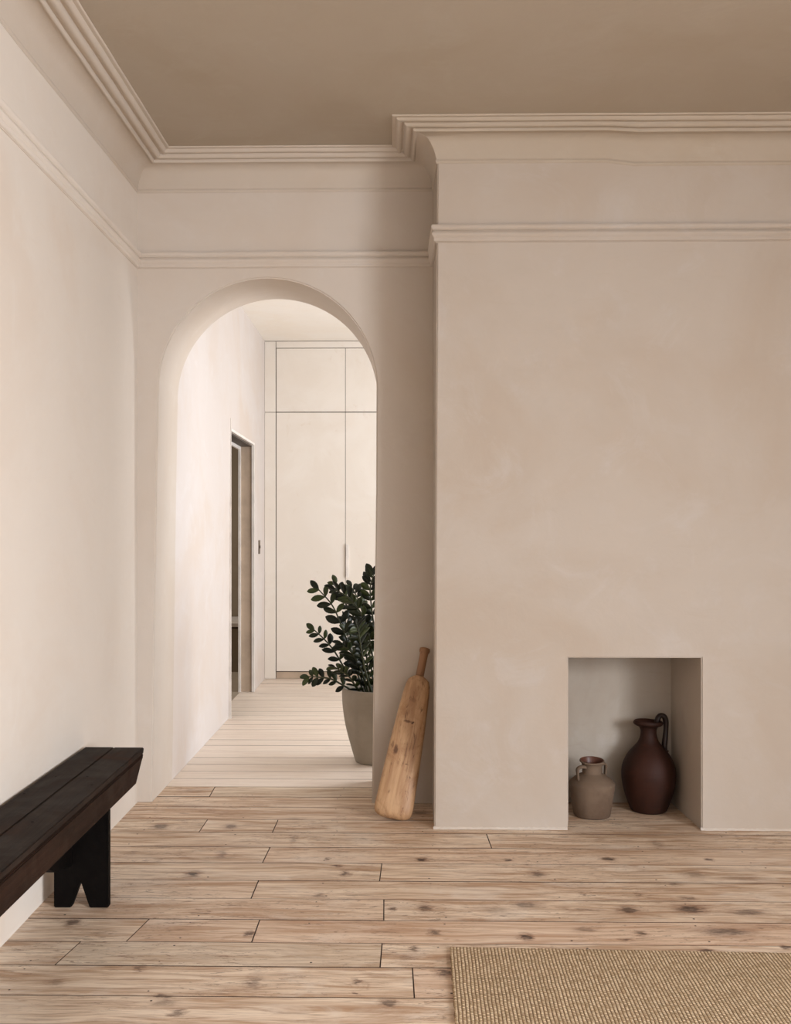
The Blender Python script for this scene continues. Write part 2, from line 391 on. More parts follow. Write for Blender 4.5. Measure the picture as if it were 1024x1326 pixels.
def build_floor():
    bm = bmesh.new(); rnd = random.Random(3)
    edges = [YAB+0.0]
    # rows, near to far
    ys = [2.856-0.199*i for i in range(26, 0, -1)]+[2.856, 3.055, 3.234, 3.424, 3.62, 3.81, 4.012, 4.211, 4.412, 4.610, 4.821, 5.007, 5.204]
    joints = {2.856: [.06-.0], 3.055: [-1.0, -0.035], 3.234: [-0.83, -0.445], 3.424: [-0.03], 3.62: [-0.5], 3.81: [-0.045],
              4.012: [-0.507], 4.211: [0.405], 4.412: [-0.835, -0.517], 4.61: [1.5], 4.821: [1.6], 5.007: [-0.9]}
    def board(x0, x1, y0, y1, s0=0.0, s1=0.0):
        g = 0.0009+rnd.random()*0.0008; z = 0.0-rnd.random()*0.0012; t = 0.0025
        rx = 0.0008
        P = [(x0+rx+s0, y0+g), (x1-rx+s1, y0+g), (x1-rx-s1, y1-g), (x0+rx-s0, y1-g)]
        lo = [bm.verts.new((a, b, -0.02)) for a, b in P]
        mid = [bm.verts.new((a, b, z-0.0012)) for a, b in P]
        cx = (x0+x1)/2; cy = (y0+y1)/2
        top = [bm.verts.new((a-math.copysign(0.0012, a-cx), b-math.copysign(0.0012, b-cy), z)) for a, b in P]
        for A, B in ((lo, mid), (mid, top)):
            for i in range(4): bm.faces.new((A[i], A[(i+1) % 4], B[(i+1) % 4], B[i])).material_index = 1
        bm.faces.new(top)
    for y0, y1 in zip(ys, ys[1:]):
        key = round(y0, 3)
        js = joints.get(key)
        if js is None:
            js = []; x = XL+rnd.uniform(0.6, 2.2)
            while x < 3.6: js.append(x); x += rnd.uniform(1.2, 2.6)
        else:
            js = list(js)
            x = max(js[-1], 1.9)+rnd.uniform(0.1, 1.0)
            while x < 3.6: js.append(x); x += rnd.uniform(1.2, 2.4)
        xs = [XL-0.02]+sorted(js)+[3.92]
        sl = {x: rnd.uniform(-0.004, 0.004) for x in xs}
        if key == 3.055: sl[-1.0] = -0.012
        if key == 3.234: sl[-0.83] = -0.014
        for a, b in zip(xs, xs[1:]): board(a, b, y0, y1, sl[a], sl[b])
    y = 5.204
    while y < 9.6:
        y1 = min(y+0.1675, 9.62)
        xs = [-1.235, rnd.uniform(0.2, 2.0), 2.22]
        for a, b in zip(xs, xs[1:]): board(a, b, y, y1)
        y = y1
    # subfloor
    box(bm, XL-0.05, 3.95, -2.4, 5.0, -0.05, -0.012, mat=1); box(bm, -1.3, 2.3, 5.0, 9.7, -0.05, -0.012, mat=1)
    # nails, two to a joist on each board
    for y0, y1 in zip(ys, ys[1:]):
        if y0 < 2.3: continue
        for k in range(9):
            x = -1.1+k*0.42+0.02*math.sin(k*3+y0*9)
            for yy in (y0+0.03, y1-0.03):
                if rnd.random() < 0.35: continue
                r = 0.0028+rnd.random()*0.0015
                xx = x+rnd.uniform(-.012, .012)
                vs = [bm.verts.new((xx+r*math.cos(a*PI/4), yy+r*math.sin(a*PI/4), 0.0004)) for a in range(8)]
                f = bm.faces.new(vs); f.material_index = 2
    fix(bm)
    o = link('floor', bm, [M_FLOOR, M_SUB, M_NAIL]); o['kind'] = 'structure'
build_floor()

# ---------------------------------------------------------------- cornice and picture rail
def sweep(name, prof, path, mat, z0=0.0, jitter=0.0):
    """prof: (projection into room, z); path: (x, y) along the wall faces, room on the right-hand side of travel"""
    bm = bmesh.new(); P = [Vector(p) for p in path]; n = len(P); rings = []
    # resample the straight runs so that the hand-run plaster can waver a little
    Q = []
    for i in range(n-1):
        L = (P[i+1]-P[i]).length; k = max(1, int(L/0.12)) if jitter else 1
        for j in range(k): Q.append((P[i].lerp(P[i+1], j/k), j == 0, i))
    Q.append((P[-1], True, n-2))
    rnd = random.Random(5)
    for idx, (p, corner, seg) in enumerate(Q):
        if corner and 0 < idx < len(Q)-1:
            d0 = (P[seg]-P[seg-1]).normalized(); d1 = (P[seg+1]-P[seg]).normalized()
        else: d0 = d1 = (P[seg+1]-P[seg]).normalized()
        n0 = Vector((d0.y, -d0.x)); n1 = Vector((d1.y, -d1.x))
        m = n0+n1; m = m/(m.dot(n0)) if m.dot(n0) > 1e-6 else n0
        jz = 0 if corner else rnd.uniform(-jitter, jitter); jp = 0 if corner else rnd.uniform(-jitter, jitter)
        ring = []
        for a, b in prof:
            s = a+jp*(1 if a > 0.003 else 0)
            xx, yy = p.x+m.x*s, p.y+m.y*s
            ring.append(bm.verts.new((xx, yy, b+(sag(xx, yy) if b > 2.7 else 0)+jz*(1 if a > 0.003 and b < ZC-0.003 else 0))))
        rings.append(ring)
    for k, (a, b) in enumerate(zip(rings, rings[1:])):
        for i in range(len(prof)-1):
            f = bm.faces.new((a[i], b[i], b[i+1], a[i+1]))
            if isinstance(mat, list): f.material_index = min(Q[k][2], len(mat)-1)
    o = struct(name, bm, mat)
    me = o.data; me.polygons.foreach_set('use_smooth', [True]*len(me.polygons)); me.set_sharp_from_angle(angle=R(32))
    return o
def bead(p0, z0, p1, z1, bulge, n=5):
    out = []; dx, dz = p1-p0, z1-z0; L = math.hypot(dx, dz); nx, nz = dz/L, -dx/L
    for i in range(n+1):
        t = i/n; b = math.sin(PI*t)*bulge; out.append((p0+dx*t+nx*b, z0+dz*t+nz*b))
    return out
path = [(XL, -2.2), (XL, YA), (0.193, YA), (0.193, YC), (2.15, YC), (2.15, YA), (3.9, YA), (3.9, -2.2)]
path = [(x, y) for x, y in path]
cor = [(-0.01, 2.889), (0.001, 2.889)]+bead(0.001, 2.893, 0.002, 2.907, 0.0035)+[(0.002, 2.911)]
cor += [(v.x, v.y) for v in catmull([(0.002, 2.911, 0), (0.009, 2.936, 0), (0.019, 2.959, 0), (0.031, 2.980, 0), (0.045, 2.993, 0), (0.064, 3.001, 0), (0.086, 3.004, 0)], 3)]
cor += [(0.088, 3.004)]+bead(0.090, 3.001, 0.104, 3.008, 0.005)
cor += [(0.105, 3.013), (0.112, 3.015)]+bead(0.112, 3.012, 0.142, 3.022, 0.008)
cor += [(0.143, 3.027), (0.150, 3.029), (0.152, 3.026)]+bead(0.152, 3.025, 0.176, 3.033, 0.007)
cor += [(0.178, 3.036), (0.186, 3.036)]+bead(0.186, 3.036, 0.195, ZC, 0.003)+[(0.195, ZC+0.02)]
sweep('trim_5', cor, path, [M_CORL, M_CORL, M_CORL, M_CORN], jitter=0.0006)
rail = [(-0.01, 2.560), (0.004, 2.560)]+bead(0.004, 2.562, 0.012, 2.574, 0.004)+[(0.012, 2.580), (0.014, 2.582)]
rail += bead(0.014, 2.583, 0.014, 2.607, 0.007)+[(0.012, 2.610), (0.017, 2.612)]+bead(0.017, 2.613, 0.024, 2.630, 0.003)+[(0.022, 2.634), (0.010, 2.637), (-0.01, 2.638)]
rpath = [(XL, -2.2), (XL, YA), (0.1905, YA), (0.1925, YC), (2.15, YC), (2.15, YA), (3.9, YA), (3.9, -2.2)]
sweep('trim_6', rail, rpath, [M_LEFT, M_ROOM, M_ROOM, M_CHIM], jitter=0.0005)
# rough line of paint along the foot of the chimney breast
def paint_line():
    bm = bmesh.new(); rnd = random.Random(9)
    for x0, x1 in ((0.178, NX0-0.004), (NX1-0.004, 2.15)):
        n = int((x1-x0)/0.012); prev = None
        for i in range(n+1):
            x = x0+(x1-x0)*i/n; d = 0.006+rnd.random()*0.006
            ring = [bm.verts.new(c) for c in ((x, YC+0.002, 0.009+rnd.random()*0.003), (x, YC-d*0.5, 0.005), (x, YC-d, 0.0006))]
            if prev:
                for k in range(2): bm.faces.new((prev[k], ring[k], ring[k+1], prev[k+1]))
            prev = ring
    struct('trim_7', bm, M_ROOM)
paint_line()

# ---------------------------------------------------------------- wardrobe
WY = 9.0
wr = thing('built_in_wardrobe', 'tall pale built-in wardrobe with flush doors filling the end of the hall', 'wardrobe', (0, WY, 0))
def wbox(name, x0, x1, z0, z1, mat=M_WARD, y0=0.0, y1=0.02, par=None, bev=0.0012):
    bm = bmesh.new(); box(bm, x0, x1, y0, y1, z0, z1, bev=bev); fix(bm); return link(name, bm, mat, par or wr)
wbox('carcass', -1.123, 2.19, 0.01, HZ-0.004, M_GAP, 0.022, 0.55, bev=0)
wbox('side_panel', -1.123, -1.028, 0.003, 2.345); wbox('side_panel', -1.123, -1.028, 2.350, HZ-0.005)
wbox('side_panel', 2.036, 2.19, 0.003, 2.345); wbox('side_panel', 2.036, 2.19, 2.350, 2.910)
wbox('fascia', -1.023, 2.19, 2.914, HZ-0.005)
wbox('plinth', -1.023, 2.19, 0.002, 0.062, M_JAMB, 0.012, 0.022)
cols = [-1.023, -0.414, 0.197, 0.808, 1.42, 2.03]
for i in range(5):
    a, b = cols[i]+0.002, cols[i+1]-0.002
    wbox('upper_door', a, b, 2.352, 2.908)
    d = wbox('door', a, b, 0.070, 2.344)
    if i in (1, 3):
        wbox('handle', a+0.004, a+0.028, 0.895, 1.185, M_TRIMW, -0.022, 0.001, par=d)  # raised white strip stands in for the lit inside of a cut-out pull

# switch plate on the hall wall
sw = thing('light_switch', 'small dark bronze switch plate on the hall wall beside the doorway', 'switch', (-1.125, 8.62, 1.11))
bm = bmesh.new(); box(bm, 0.0, 0.006, -0.043, 0.043, 0, 0.115, bev=0.0015); fix(bm); link('plate', bm, M_BRASS, sw)
bm = bmesh.new(); box(bm, 0.0055, 0.012, -0.010, 0.010, 0.045, 0.07, bev=0.001); fix(bm); link('toggle', bm, M_DARKTRACK, sw)
# ledge in the bathroom
lg = thing('bath_ledge', 'low plastered ledge with pale top at the back of the dim room through the doorway', 'ledge', (-2.2, 9.85, 0))
bm = bmesh.new(); box(bm, -0.98, 0.93, -0.40, 0.34, 0.0, 0.40); fix(bm); link('base', bm, M_BATH, lg)
bm = bmesh.new(); box(bm, -0.98, 0.93, -0.38, 0.34, 0.40, 0.415); fix(bm); link('shadow_gap', bm, M_GAP, lg)
bm = bmesh.new(); box(bm, -0.98, 0.93, -0.41, 0.34, 0.415, 0.45, bev=0.003); fix(bm); link('top', bm, M_HALL, lg)

# ---------------------------------------------------------------- rug
def rug_mat():
    q = N('sisal_weave'); p = q.obj(); s = q.n('ShaderNodeSeparateXYZ', {0: p})
    n1 = q.noise(p, 14, 3); n2 = q.noise(q.vm('MULTIPLY', p, (1.5, 30, 1)), 2.0, 4, 0.6); n3 = q.noise(p, 240, 2)
    u = q.math('ADD', q.math('DIVIDE', s.outputs[0], 0.0105), q.math('MULTIPLY', n1, 0.5))
    fu = q.math('FLOOR', u); cu = q.math('FRACT', u)
    v = q.math('ADD', q.math('ADD', q.math('DIVIDE', s.outputs[1], 0.0085), q.math('MULTIPLY', fu, 0.5)), q.math('ADD', q.math('MULTIPLY', n1, 0.8), q.math('MULTIPLY', cu, 0.35)))
    cv = q.math('FRACT', v); fv = q.math('FLOOR', v)
    hu = q.math('SINE', q.math('MULTIPLY', cu, PI)); hv = q.math('SINE', q.math('MULTIPLY', cv, PI))
    h = q.math('MULTIPLY', q.math('POWER', hu, 0.6), q.math('POWER', hv, 0.5))
    rc = q.n('ShaderNodeTexWhiteNoise', {'Vector': q.n('ShaderNodeCombineXYZ', {0: fu, 1: fv, 2: 0.0}).outputs[0]}).outputs['Value']
    col = q.mix(q.mr(h, 0.30, 0.85), c3(122, 97, 72), c3(238, 212, 176))
    col = q.mix(q.mr(rc, 0.1, 1.0, 0, 0.75), col, c3(162, 134, 102))
    col = q.mix(q.mr(n2, 0.56, 0.72, 0, 0.55), col, c3(112, 90, 62))
    hh = q.math('ADD', h, q.math('MULTIPLY', n3, 0.3))
    return q.done(col, 0.85, hh, 0.9, 0.004, 0.2)
def rug():
    bm = bmesh.new(); W, L, T = 2.4, 1.9, 0.009; n = 60
    prof = [(0.0, 0.0), (-0.002, 0.003), (-0.001, 0.007), (0.003, T)]
    rings = []
    for off, z in prof:
        ring = []
        c = [(off, -L), (off, -off), (W, -off)]
        ring += [(off+0.0015*math.sin(i*2.7), -L+(L-off)*i/n) for i in range(n)]
        ring += [(off+(W-off)*i/n, -off+0.0012*math.sin(i*1.9)) for i in range(n+1)]
        rings.append([bm.verts.new((x, y, z)) for x, y in ring])
    for a, b in zip(rings, rings[1:]):
        for i in range(len(a)-1): bm.faces.new((a[i], a[i+1], b[i+1], b[i]))
    c = bm.verts.new((W, -L, T)); f = bm.faces.new(rings[-1]+[c])
    c0 = bm.verts.new((W, -L, 0)); bm.faces.new(rings[0]+[c0])
    bm.faces.new((rings[0][-1], rings[1][-1], rings[2][-1], rings[3][-1], c, c0))
    bm.faces.new((rings[0][0], rings[1][0], rings[2][0], rings[3][0], c, c0))
    fix(bm)
    o = link('woven_rug', bm, rug_mat(), loc=(0.180, 3.190, 0.0006)); o.rotation_euler = (0, 0, R(-1.6))
    tag(o, 'sand coloured flat woven sisal rug lying on the floorboards at lower right', 'rug')
rug()

# ---------------------------------------------------------------- bench
def dark_wood(name, a, b, red):
    q = N(name); p = q.obj()
    g = q.noise(q.vm('MULTIPLY', p, (26, 1.6, 26)), 1.5, 6, 0.65, 0.5)
    g2 = q.noise(q.vm('MULTIPLY', p, (110, 6, 110)), 1.0, 3, 0.6)
    bl = q.noise(p, 5, 4, 0.6, 0.6)
    col = q.mix(q.mr(g, 0.35, 0.7), a, b)
    col = q.mix(q.mr(bl, 0.52, 0.75, 0, 0.6), col, red)
    col = q.mix(q.mr(g2, 0.6, 0.75, 0, 0.5), col, c3(22, 15, 11))
    return q.done(col, q.mr(bl, 0.3, 0.7, 0.55, 0.72), g, 0.5, 0.004, 0.08)
M_BTOP = dark_wood('dark_bench_top', c3(34, 27, 23), c3(46, 36, 30), c3(64, 40, 28))
M_BSIDE = dark_wood('dark_bench_side', c3(34, 23, 17), c3(46, 30, 22), c3(40, 25, 17))
M_BLEG = dark_wood('black_bench_leg', c3(9, 6, 5), c3(13, 10, 8), c3(13, 8, 6))
bench = thing('long_bench', 'long dark wooden bench with cut-out plank legs against the left wall', 'bench', (-1.093, 3.0, 0))
def bpart(name, bm, mat, par=None, bev=0.002):
    fix(bm)
    if bev: bmesh.ops.bevel(bm, geom=bm.edges[:], offset=bev, segments=2, affect='EDGES')
    return link(name, bm, mat, par or bench)
yn, yf = -1.15, 1.02     # near and far ends relative to the bench's origin
X0, X1 = -0.118, 0.117
bm = bmesh.new()
prism(bm, [(yn, 0.428), (yf-0.012, 0.428), (yf, 0.45), (yn, 0.45)], X0, -0.0035, 'x')
bpart('seat_plank', bm, M_BTOP, bev=0.003)
bm = bmesh.new()
prism(bm, [(yn, 0.428), (yf-0.016, 0.428), (yf-0.004, 0.45), (yn, 0.45)], -0.0015, X1-0.001, 'x')
bpart('seat_plank', bm, M_BTOP, bev=0.003)
for xa, xb, nm in ((X1-0.026, X1, 'apron'), (X0+0.004, X0+0.026, 'apron')):
    bm = bmesh.new()
    prism(bm, [(yn+0.09, 0.337), (yf-0.135, 0.337), (yf-0.014, 0.4275), (yn, 0.4275)], xa, xb, 'x')
    bpart(nm, bm, M_BSIDE, bev=0.003)
bm = bmesh.new(); prism(bm, [(yn, 0.415), (yf-0.045, 0.415), (yf-0.04, 0.4215), (yn, 0.4215)], X1-0.003, X1+0.0035, 'x')
bpart('bead_moulding', bm, M_BSIDE, bev=0.001)
for yy in (0.52, -0.70):
    bm = bmesh.new(); a, b = -0.092, 0.116-0.027
    a = -0.075
    pts = [(-0.077, 0.0), (-0.017, 0.0), (0.016, 0.090), (0.047, 0.0), (0.112, 0.0), (0.112, 0.336), (0.089, 0.336), (0.089, 0.427), (-0.090, 0.427), (-0.090, 0.336), (-0.077, 0.336)]
    prism(bm, pts, yy, yy+0.032)
    bpart('leg', bm, M_BLEG, bev=0.003)
for y_a, y_b in ((0.519, -0.05), (-0.667, -0.10)):
    bm = bmesh.new(); sg = 1 if y_a > 0 else -1
    prism(bm, [(y_a, 0.145), (y_a, 0.427), (y_b-sg*0.0, 0.427), (y_b, 0.38), (y_a-sg*0.18, 0.182)], -0.045, -0.012, 'x')
    bpart('brace', bm, M_BLEG)
for x, y in ((0.085, 0.42), (0.04, -0.02), (-0.08, -0.03), (-0.10, 0.30), (0.035, 0.535), (-0.075, 0.535)):
    bm = bmesh.new()
    bmesh.ops.create_cone(bm, cap_ends=True, segments=10, radius1=0.004, radius2=0.0035, depth=0.001, matrix=Matrix.Translation((x, y, 0.4503)))
    link('nail_head', bm, M_BLEG, bench)

# ---------------------------------------------------------------- bat
def bat_mat(name, a, b, dk):
    q = N(name); p = q.obj()
    g = q.noise(q.vm('MULTIPLY', p, (22, 22, 2.2)), 1.6, 6, 0.6, 0.6)
    g2 = q.noise(q.vm('MULTIPLY', p, (60, 60, 7)), 1.6, 4, 0.65, 1.0)
    bl = q.noise(p, 7, 5, 0.65, 0.8)
    col = q.mix(q.mr(g, 0.35, 0.68), a, b)
    col = q.mix(q.mr(bl, 0.46, 0.66, 0, 0.7), col, c3(146, 104, 70))
    col = q.mix(q.math('MULTIPLY', q.mr(g2, 0.55, 0.66), q.mr(bl, 0.38, 0.55, 0, 0.75)), col, dk)
    for (x, z, rx, rz, s) in ((-0.012, 0.435, .018, .006, .8), (0.012, 0.432, .007, .006, 1.0), (-0.04, 0.30, .010, .022, .85), (0.02, 0.245, .006, .004, .8),
                              (-0.005, 0.535, .013, .010, .35), (0.045, 0.19, .004, .006, .7), (-0.06, 0.32, .006, .02, .5)):
        wv = q.n('ShaderNodeTexNoise', {'Vector': p, 'Scale': 60.0}).outputs['Color']
        kp = q.vm('ADD', p, q.vm('MULTIPLY', q.vm('SUBTRACT', wv, (0.5, 0.5, 0.5)), (0.014, 0.0, 0.014)))
        d = q.vm('LENGTH', q.vm('MULTIPLY', q.vm('SUBTRACT', kp, (x, 0, z)), (1/rx, 0, 1/rz)))
        sp = q.n('ShaderNodeSeparateXYZ', {0: p}).outputs[1]
        col = q.mix(q.math('MULTIPLY', q.mr(d, 0.5, 1.3, s, 0), q.math('LESS_THAN', sp, 0.0)), col, c3(84, 54, 36))
    return q.done(col, 0.5, g, 0.3, 0.003, 0.35)
M_BAT = bat_mat('worn_willow', c3(188, 152, 114), c3(160, 122, 88), c3(98, 68, 46))
M_HANDLE = bat_mat('bat_handle_wood', c3(152, 112, 80), c3(132, 96, 68), c3(96, 66, 44))
bat = thing('wooden_bat', 'big old wooden bat leaning in the corner between arch and chimney breast', 'bat')
def sect(w, t, n=32, e=2.6):
    out = []
    for i in range(n):
        a = 2*PI*i/n; c, s = math.cos(a), math.sin(a)
        k = e
        out.append((w*math.copysign(abs(c)**(2/k), c), t*math.copysign(abs(s)**(2/k), s)))
    return out
def loft(bm, secs):
    rings = [[bm.verts.new((x+ox, y, z)) for x, y in sect(w_, t_, e=e)] for z, w_, t_, e, ox in secs]
    for a, b in zip(rings, rings[1:]):
        for i in range(len(a)): bm.faces.new((a[i], a[(i+1) % len(a)], b[(i+1) % len(a)], b[i]))
    bm.faces.new(rings[0][::-1]); bm.faces.new(rings[-1])
bm = bmesh.new()
loft(bm, [(0.000, 0.030, 0.012, 2.2, 0), (0.002, 0.052, 0.022, 2.4, 0), (0.008, 0.068, 0.031, 2.6, 0), (0.018, 0.081, 0.037, 3.0, 0), (0.032, 0.0865, 0.041, 3.2, 0),
          (0.06, 0.088, 0.043, 3.2, 0), (0.20, 0.083, 0.041, 3.2, 0), (0.35, 0.0765, 0.038, 3.1, 0), (0.50, 0.067, 0.034, 3.0, 0), (0.57, 0.0615, 0.032, 2.9, 0), (0.612, 0.0565, 0.030, 2.8, 0), (0.634, 0.049, 0.027, 2.5, 0),
          (0.645, 0.038, 0.025, 2.2, 0), (0.652, 0.027, 0.023, 2.0, 0), (0.655, 0.021, 0.0205, 2.0, 0)])
fix(bm); link('blade', bm, M_BAT, bat, smooth=True)
bm = bmesh.new()
loft(bm, [(0.645, 0.0195, 0.0195, 2, 0), (0.70, 0.019, 0.019, 2, 0), (0.755, 0.0195, 0.0195, 2, 0), (0.768, 0.0205, 0.0205, 2, 0), (0.771, 0.0245, 0.0245, 2, 0), (0.781, 0.0255, 0.0255, 2, 0), (0.789, 0.0235, 0.0235, 2, 0), (0.792, 0.016, 0.016, 2, 0)])
fix(bm); link('handle', bm, M_HANDLE, bat, smooth=True)
ax = Vector((0.158, 0.235, 0.74)).normalized()
zr = ax; fy = Vector((0.10, 1, 0)); fy = (fy-zr*fy.dot(zr)).normalized(); fx = fy.cross(zr)
Mr = Matrix((fx, fy, zr)).transposed().to_4x4()
bat.matrix_world = Matrix.Translation((-0.004, 4.60, 0.0)) @ Mr
lo = min((bat.matrix_world @ v.co).z for v in bat.children[0].data.vertices)
bat.location.z -= lo

# ---------------------------------------------------------------- pottery
def clay(name, a, b, c, rough, spec=0.4, streak=20):
    q = N(name); p = q.obj()
    n1 = q.noise(p, 6, 5, 0.6); n2 = q.noise(q.vm('MULTIPLY', p, (2, 2, 60)), 1.5, 3); n3 = q.noise(p, 30, 5, 0.7)
    col = q.mix(q.mr(n1, 0.35, 0.7), a, b); col = q.mix(q.mr(n3, 0.60, 0.72, 0, 0.5), col, c)
    h = q.math('ADD', q.math('MULTIPLY', n2, 0.7), q.math('MULTIPLY', n3, 0.3))
    return q.done(col, rough, h, 0.5, 0.003, spec)
M_PITCH = clay('dark_red_clay', c3(54, 29, 20), c3(42, 24, 17), c3(76, 38, 27), 0.6, 0.18)
M_PHAND = clay('near_black_glaze', c3(40, 25, 21), c3(32, 21, 18), c3(52, 30, 24), 0.4)
M_JAR = clay('grey_brown_clay', c3(114, 96, 80), c3(96, 77, 62), c3(132, 114, 94), 0.8, 0.2)
M_JARIN = clay('red_brown_glaze', c3(92, 56, 42), c3(80, 46, 36), c3(100, 62, 48), 0.4)
def smooth_prof(pr, n=5):
    return [(v.x, v.y) for v in [Vector((p.x, p.y)) for p in catmull([(r, z, 0) for r, z in pr], n)]]
def auto(o, deg=40):
    o.data.polygons.foreach_set('use_smooth', [True]*len(o.data.polygons)); o.data.set_sharp_from_angle(angle=R(deg))
pit = thing('clay_pitcher', 'dark red-brown clay pitcher with tall looped handle in the wall recess', 'pitcher', (1.192, 4.795, 0))
outer = smooth_prof([(0.074, 0.0), (0.083, 0.008), (0.094, 0.035), (0.108, 0.075), (0.118, 0.115), (0.124, 0.165), (0.119, 0.212), (0.101, 0.254), (0.075, 0.288), (0.050, 0.318), (0.0385, 0.346), (0.0365, 0.372), (0.043, 0.390), (0.058, 0.398)])
lip = smooth_prof([(0.058, 0.398), (0.0655, 0.404), (0.067, 0.412), (0.062, 0.419), (0.055, 0.418)], 4)
inner = [(0.048, 0.410), (0.038, 0.396), (0.031, 0.372), (0.033, 0.340), (0.045, 0.312), (0.03, 0.29)]
def spout(v, a, r, z):
    if z > 0.375:
        k = min(1, (z-0.375)/0.03)
        s = math.exp(-((((a-PI+PI) % (2*PI))-PI)/0.7)**2)     # towards -x
        v.x *= 1+0.0*k; v.x -= 0.004*s*k; v.z += (-0.004*s+0.004*(1-s)*0)*k
        v.y *= 1-0.12*k; v.z += v.x*-0.06*k
    return v
bm = bmesh.new(); lathe(bm, outer+lip[1:]+inner, 72, spout); fix(bm)
auto(link('body', bm, M_PITCH, pit), 60)
bm = bmesh.new()
hp = catmull([(0.040, 0.0, 0.398), (0.044, 0.0, 0.425), (0.056, 0.002, 0.440), (0.072, 0.003, 0.438), (0.083, 0.004, 0.420), (0.085, 0.004, 0.385), (0.081, 0.003, 0.340), (0.077, 0.002, 0.300), (0.080, 0.001, 0.276), (0.088, 0.0, 0.268)], 7)
tube(bm, hp, [0.0145+0.001*math.sin(i*.3) for i in range(len(hp))], 14, 0.85, up=(0, 1, 0)); fix(bm)
link('handle', bm, M_PHAND, pit, smooth=True)
pit.rotation_euler.z = R(6)

jar = thing('clay_jar', 'squat grey-brown clay jar with two small ear handles in the wall recess', 'jar', (0.912, 4.705, 0))
jo = [(0.074, 0.0), (0.080, 0.003), (0.083, 0.008), (0.090, 0.05), (0.097, 0.095), (0.103, 0.135), (0.1045, 0.146), (0.1035, 0.151), (0.099, 0.157), (0.080, 0.174), (0.060, 0.187), (0.048, 0.192), (0.0445, 0.196),
      (0.0445, 0.222), (0.047, 0.238), (0.052, 0.246), (0.0555, 0.2475), (0.0565, 0.2505), (0.055, 0.254), (0.051, 0.254)]
def lean(v, a, r_, z):
    if z > 0.215: v.z += v.y*0.10*min(1, (z-0.215)/0.03)
    return v
bm = bmesh.new(); lathe(bm, jo, 72, lean); fix(bm); auto(link('body', bm, M_JAR, jar), 35)
bm = bmesh.new()
lathe(bm, [(0.0515, 0.2545), (0.046, 0.243), (0.042, 0.225), (0.041, 0.20), (0.05, 0.185), (0.04, 0.17)][::-1], 72, lean)
for f in [f for f in bm.faces if len(f.verts) > 4 and f.calc_center_median().z > 0.25]: bm.faces.remove(f)
bmesh.ops.reverse_faces(bm, faces=bm.faces[:])
# give the neck an open mouth: body top is cut, lining shows
o_in = link('inner_lining', bm, M_JARIN, jar, smooth=True)
jb = jar.children[0].data; b2 = bmesh.new(); b2.from_mesh(jb)
for f in [f for f in b2.faces if len(f.verts) > 4 and f.calc_center_median().z > 0.2]: b2.faces.remove(f)
b2.to_mesh(jb); b2.free()
for dx, dy in ((-0.86, -0.51), (0.84, 0.54)):
    bm = bmesh.new()
    pr = [(0.042, 0.226), (0.060, 0.229), (0.077, 0.227), (0.086, 0.218), (0.085, 0.200), (0.083, 0.182), (0.082, 0.170)]
    pts = catmull([(r*dx, r*dy, z) for r, z in pr], 5)
    tube(bm, pts, [0.0145-0.006*min(1, i/20) for i in range(len(pts))], 12, 0.62, up=(-dy, dx, 0)); fix(bm)
    link('handle', bm, M_JAR, jar, smooth=True)

# ---------------------------------------------------------------- potted plant
M_POT = clay('grey_stoneware_pot', c3(158, 148, 134), c3(148, 138, 124), c3(164, 154, 140), 0.8, 0.2)
M_SOIL = flat('soil', c3(44, 33, 26), 0.95)
def leaf_mat():
    q = N('glossy_dark_leaf'); r = q.n('ShaderNodeNewGeometry').outputs['Random Per Island']
    col = q.mix(q.mr(r, 0.35, 1.1), c3(16, 25, 13), c3(62, 74, 38))
    return q.done(col, 0.42, None, spec=0.3)
M_LEAF = leaf_mat(); M_STEM = flat('green_stem', c3(54, 60, 34), 0.5)
plant = thing('potted_plant', 'bushy dark green plant in a tall grey tapered pot behind the arch', 'plant', (-0.085, 5.80, 0))
po = smooth_prof([(0.118, 0.0), (0.126, 0.006), (0.140, 0.05), (0.160, 0.12), (0.178, 0.19), (0.191, 0.26), (0.199, 0.33), (0.201, 0.385), (0.199, 0.410)], 4)+[(0.197, 0.4165), (0.191, 0.418), (0.186, 0.414), (0.184, 0.40), (0.182, 0.33)]
bm = bmesh.new(); lathe(bm, po, 80); fix(bm); pot = link('pot', bm, M_POT, plant); auto(pot, 50)
bm = bmesh.new(); rnd = random.Random(2)
c = bm.verts.new((0, 0, 0.395)); prev = [c]*24; rings = []
for rr in (0.06, 0.12, 0.183):
    rings.append([bm.verts.new((rr*math.cos(i*PI/12), rr*math.sin(i*PI/12), 0.392+rnd.uniform(-.004, .004))) for i in range(24)])
for i in range(24):
    bm.faces.new((c, rings[0][i], rings[0][(i+1) % 24]))
    for a, b in zip(rings, rings[1:]): bm.faces.new((a[i], b[i], b[(i+1) % 24], a[(i+1) % 24]))
fix(bm); link('soil', bm, M_SOIL, pot, smooth=True)
def leaf(bm, base, d, nrm, L, W):
    """an obovate, slightly cupped and arched leaflet with a little thickness"""
    d = d.normalized(); s = d.cross(nrm).normalized(); u = s.cross(d).normalized()
    T = [(0, .03), (.12, .35), (.3, .78), (.5, 1.0), (.7, .97), (.86, .68), (.96, .28), (1, .03)]
    rows = []
    for t, w_ in T:
        cpt = base+d*(L*t)+u*(-0.22*L*t*t)
        hw = W*w_/2
        rows.append([bm.verts.new(cpt-s*hw+u*(0.22*hw)), bm.verts.new(cpt), bm.verts.new(cpt+s*hw+u*(0.22*hw))])
    for a, b in zip(rows, rows[1:]):
        for k in range(2): bm.faces.new((a[k], a[k+1], b[k+1], b[k]))
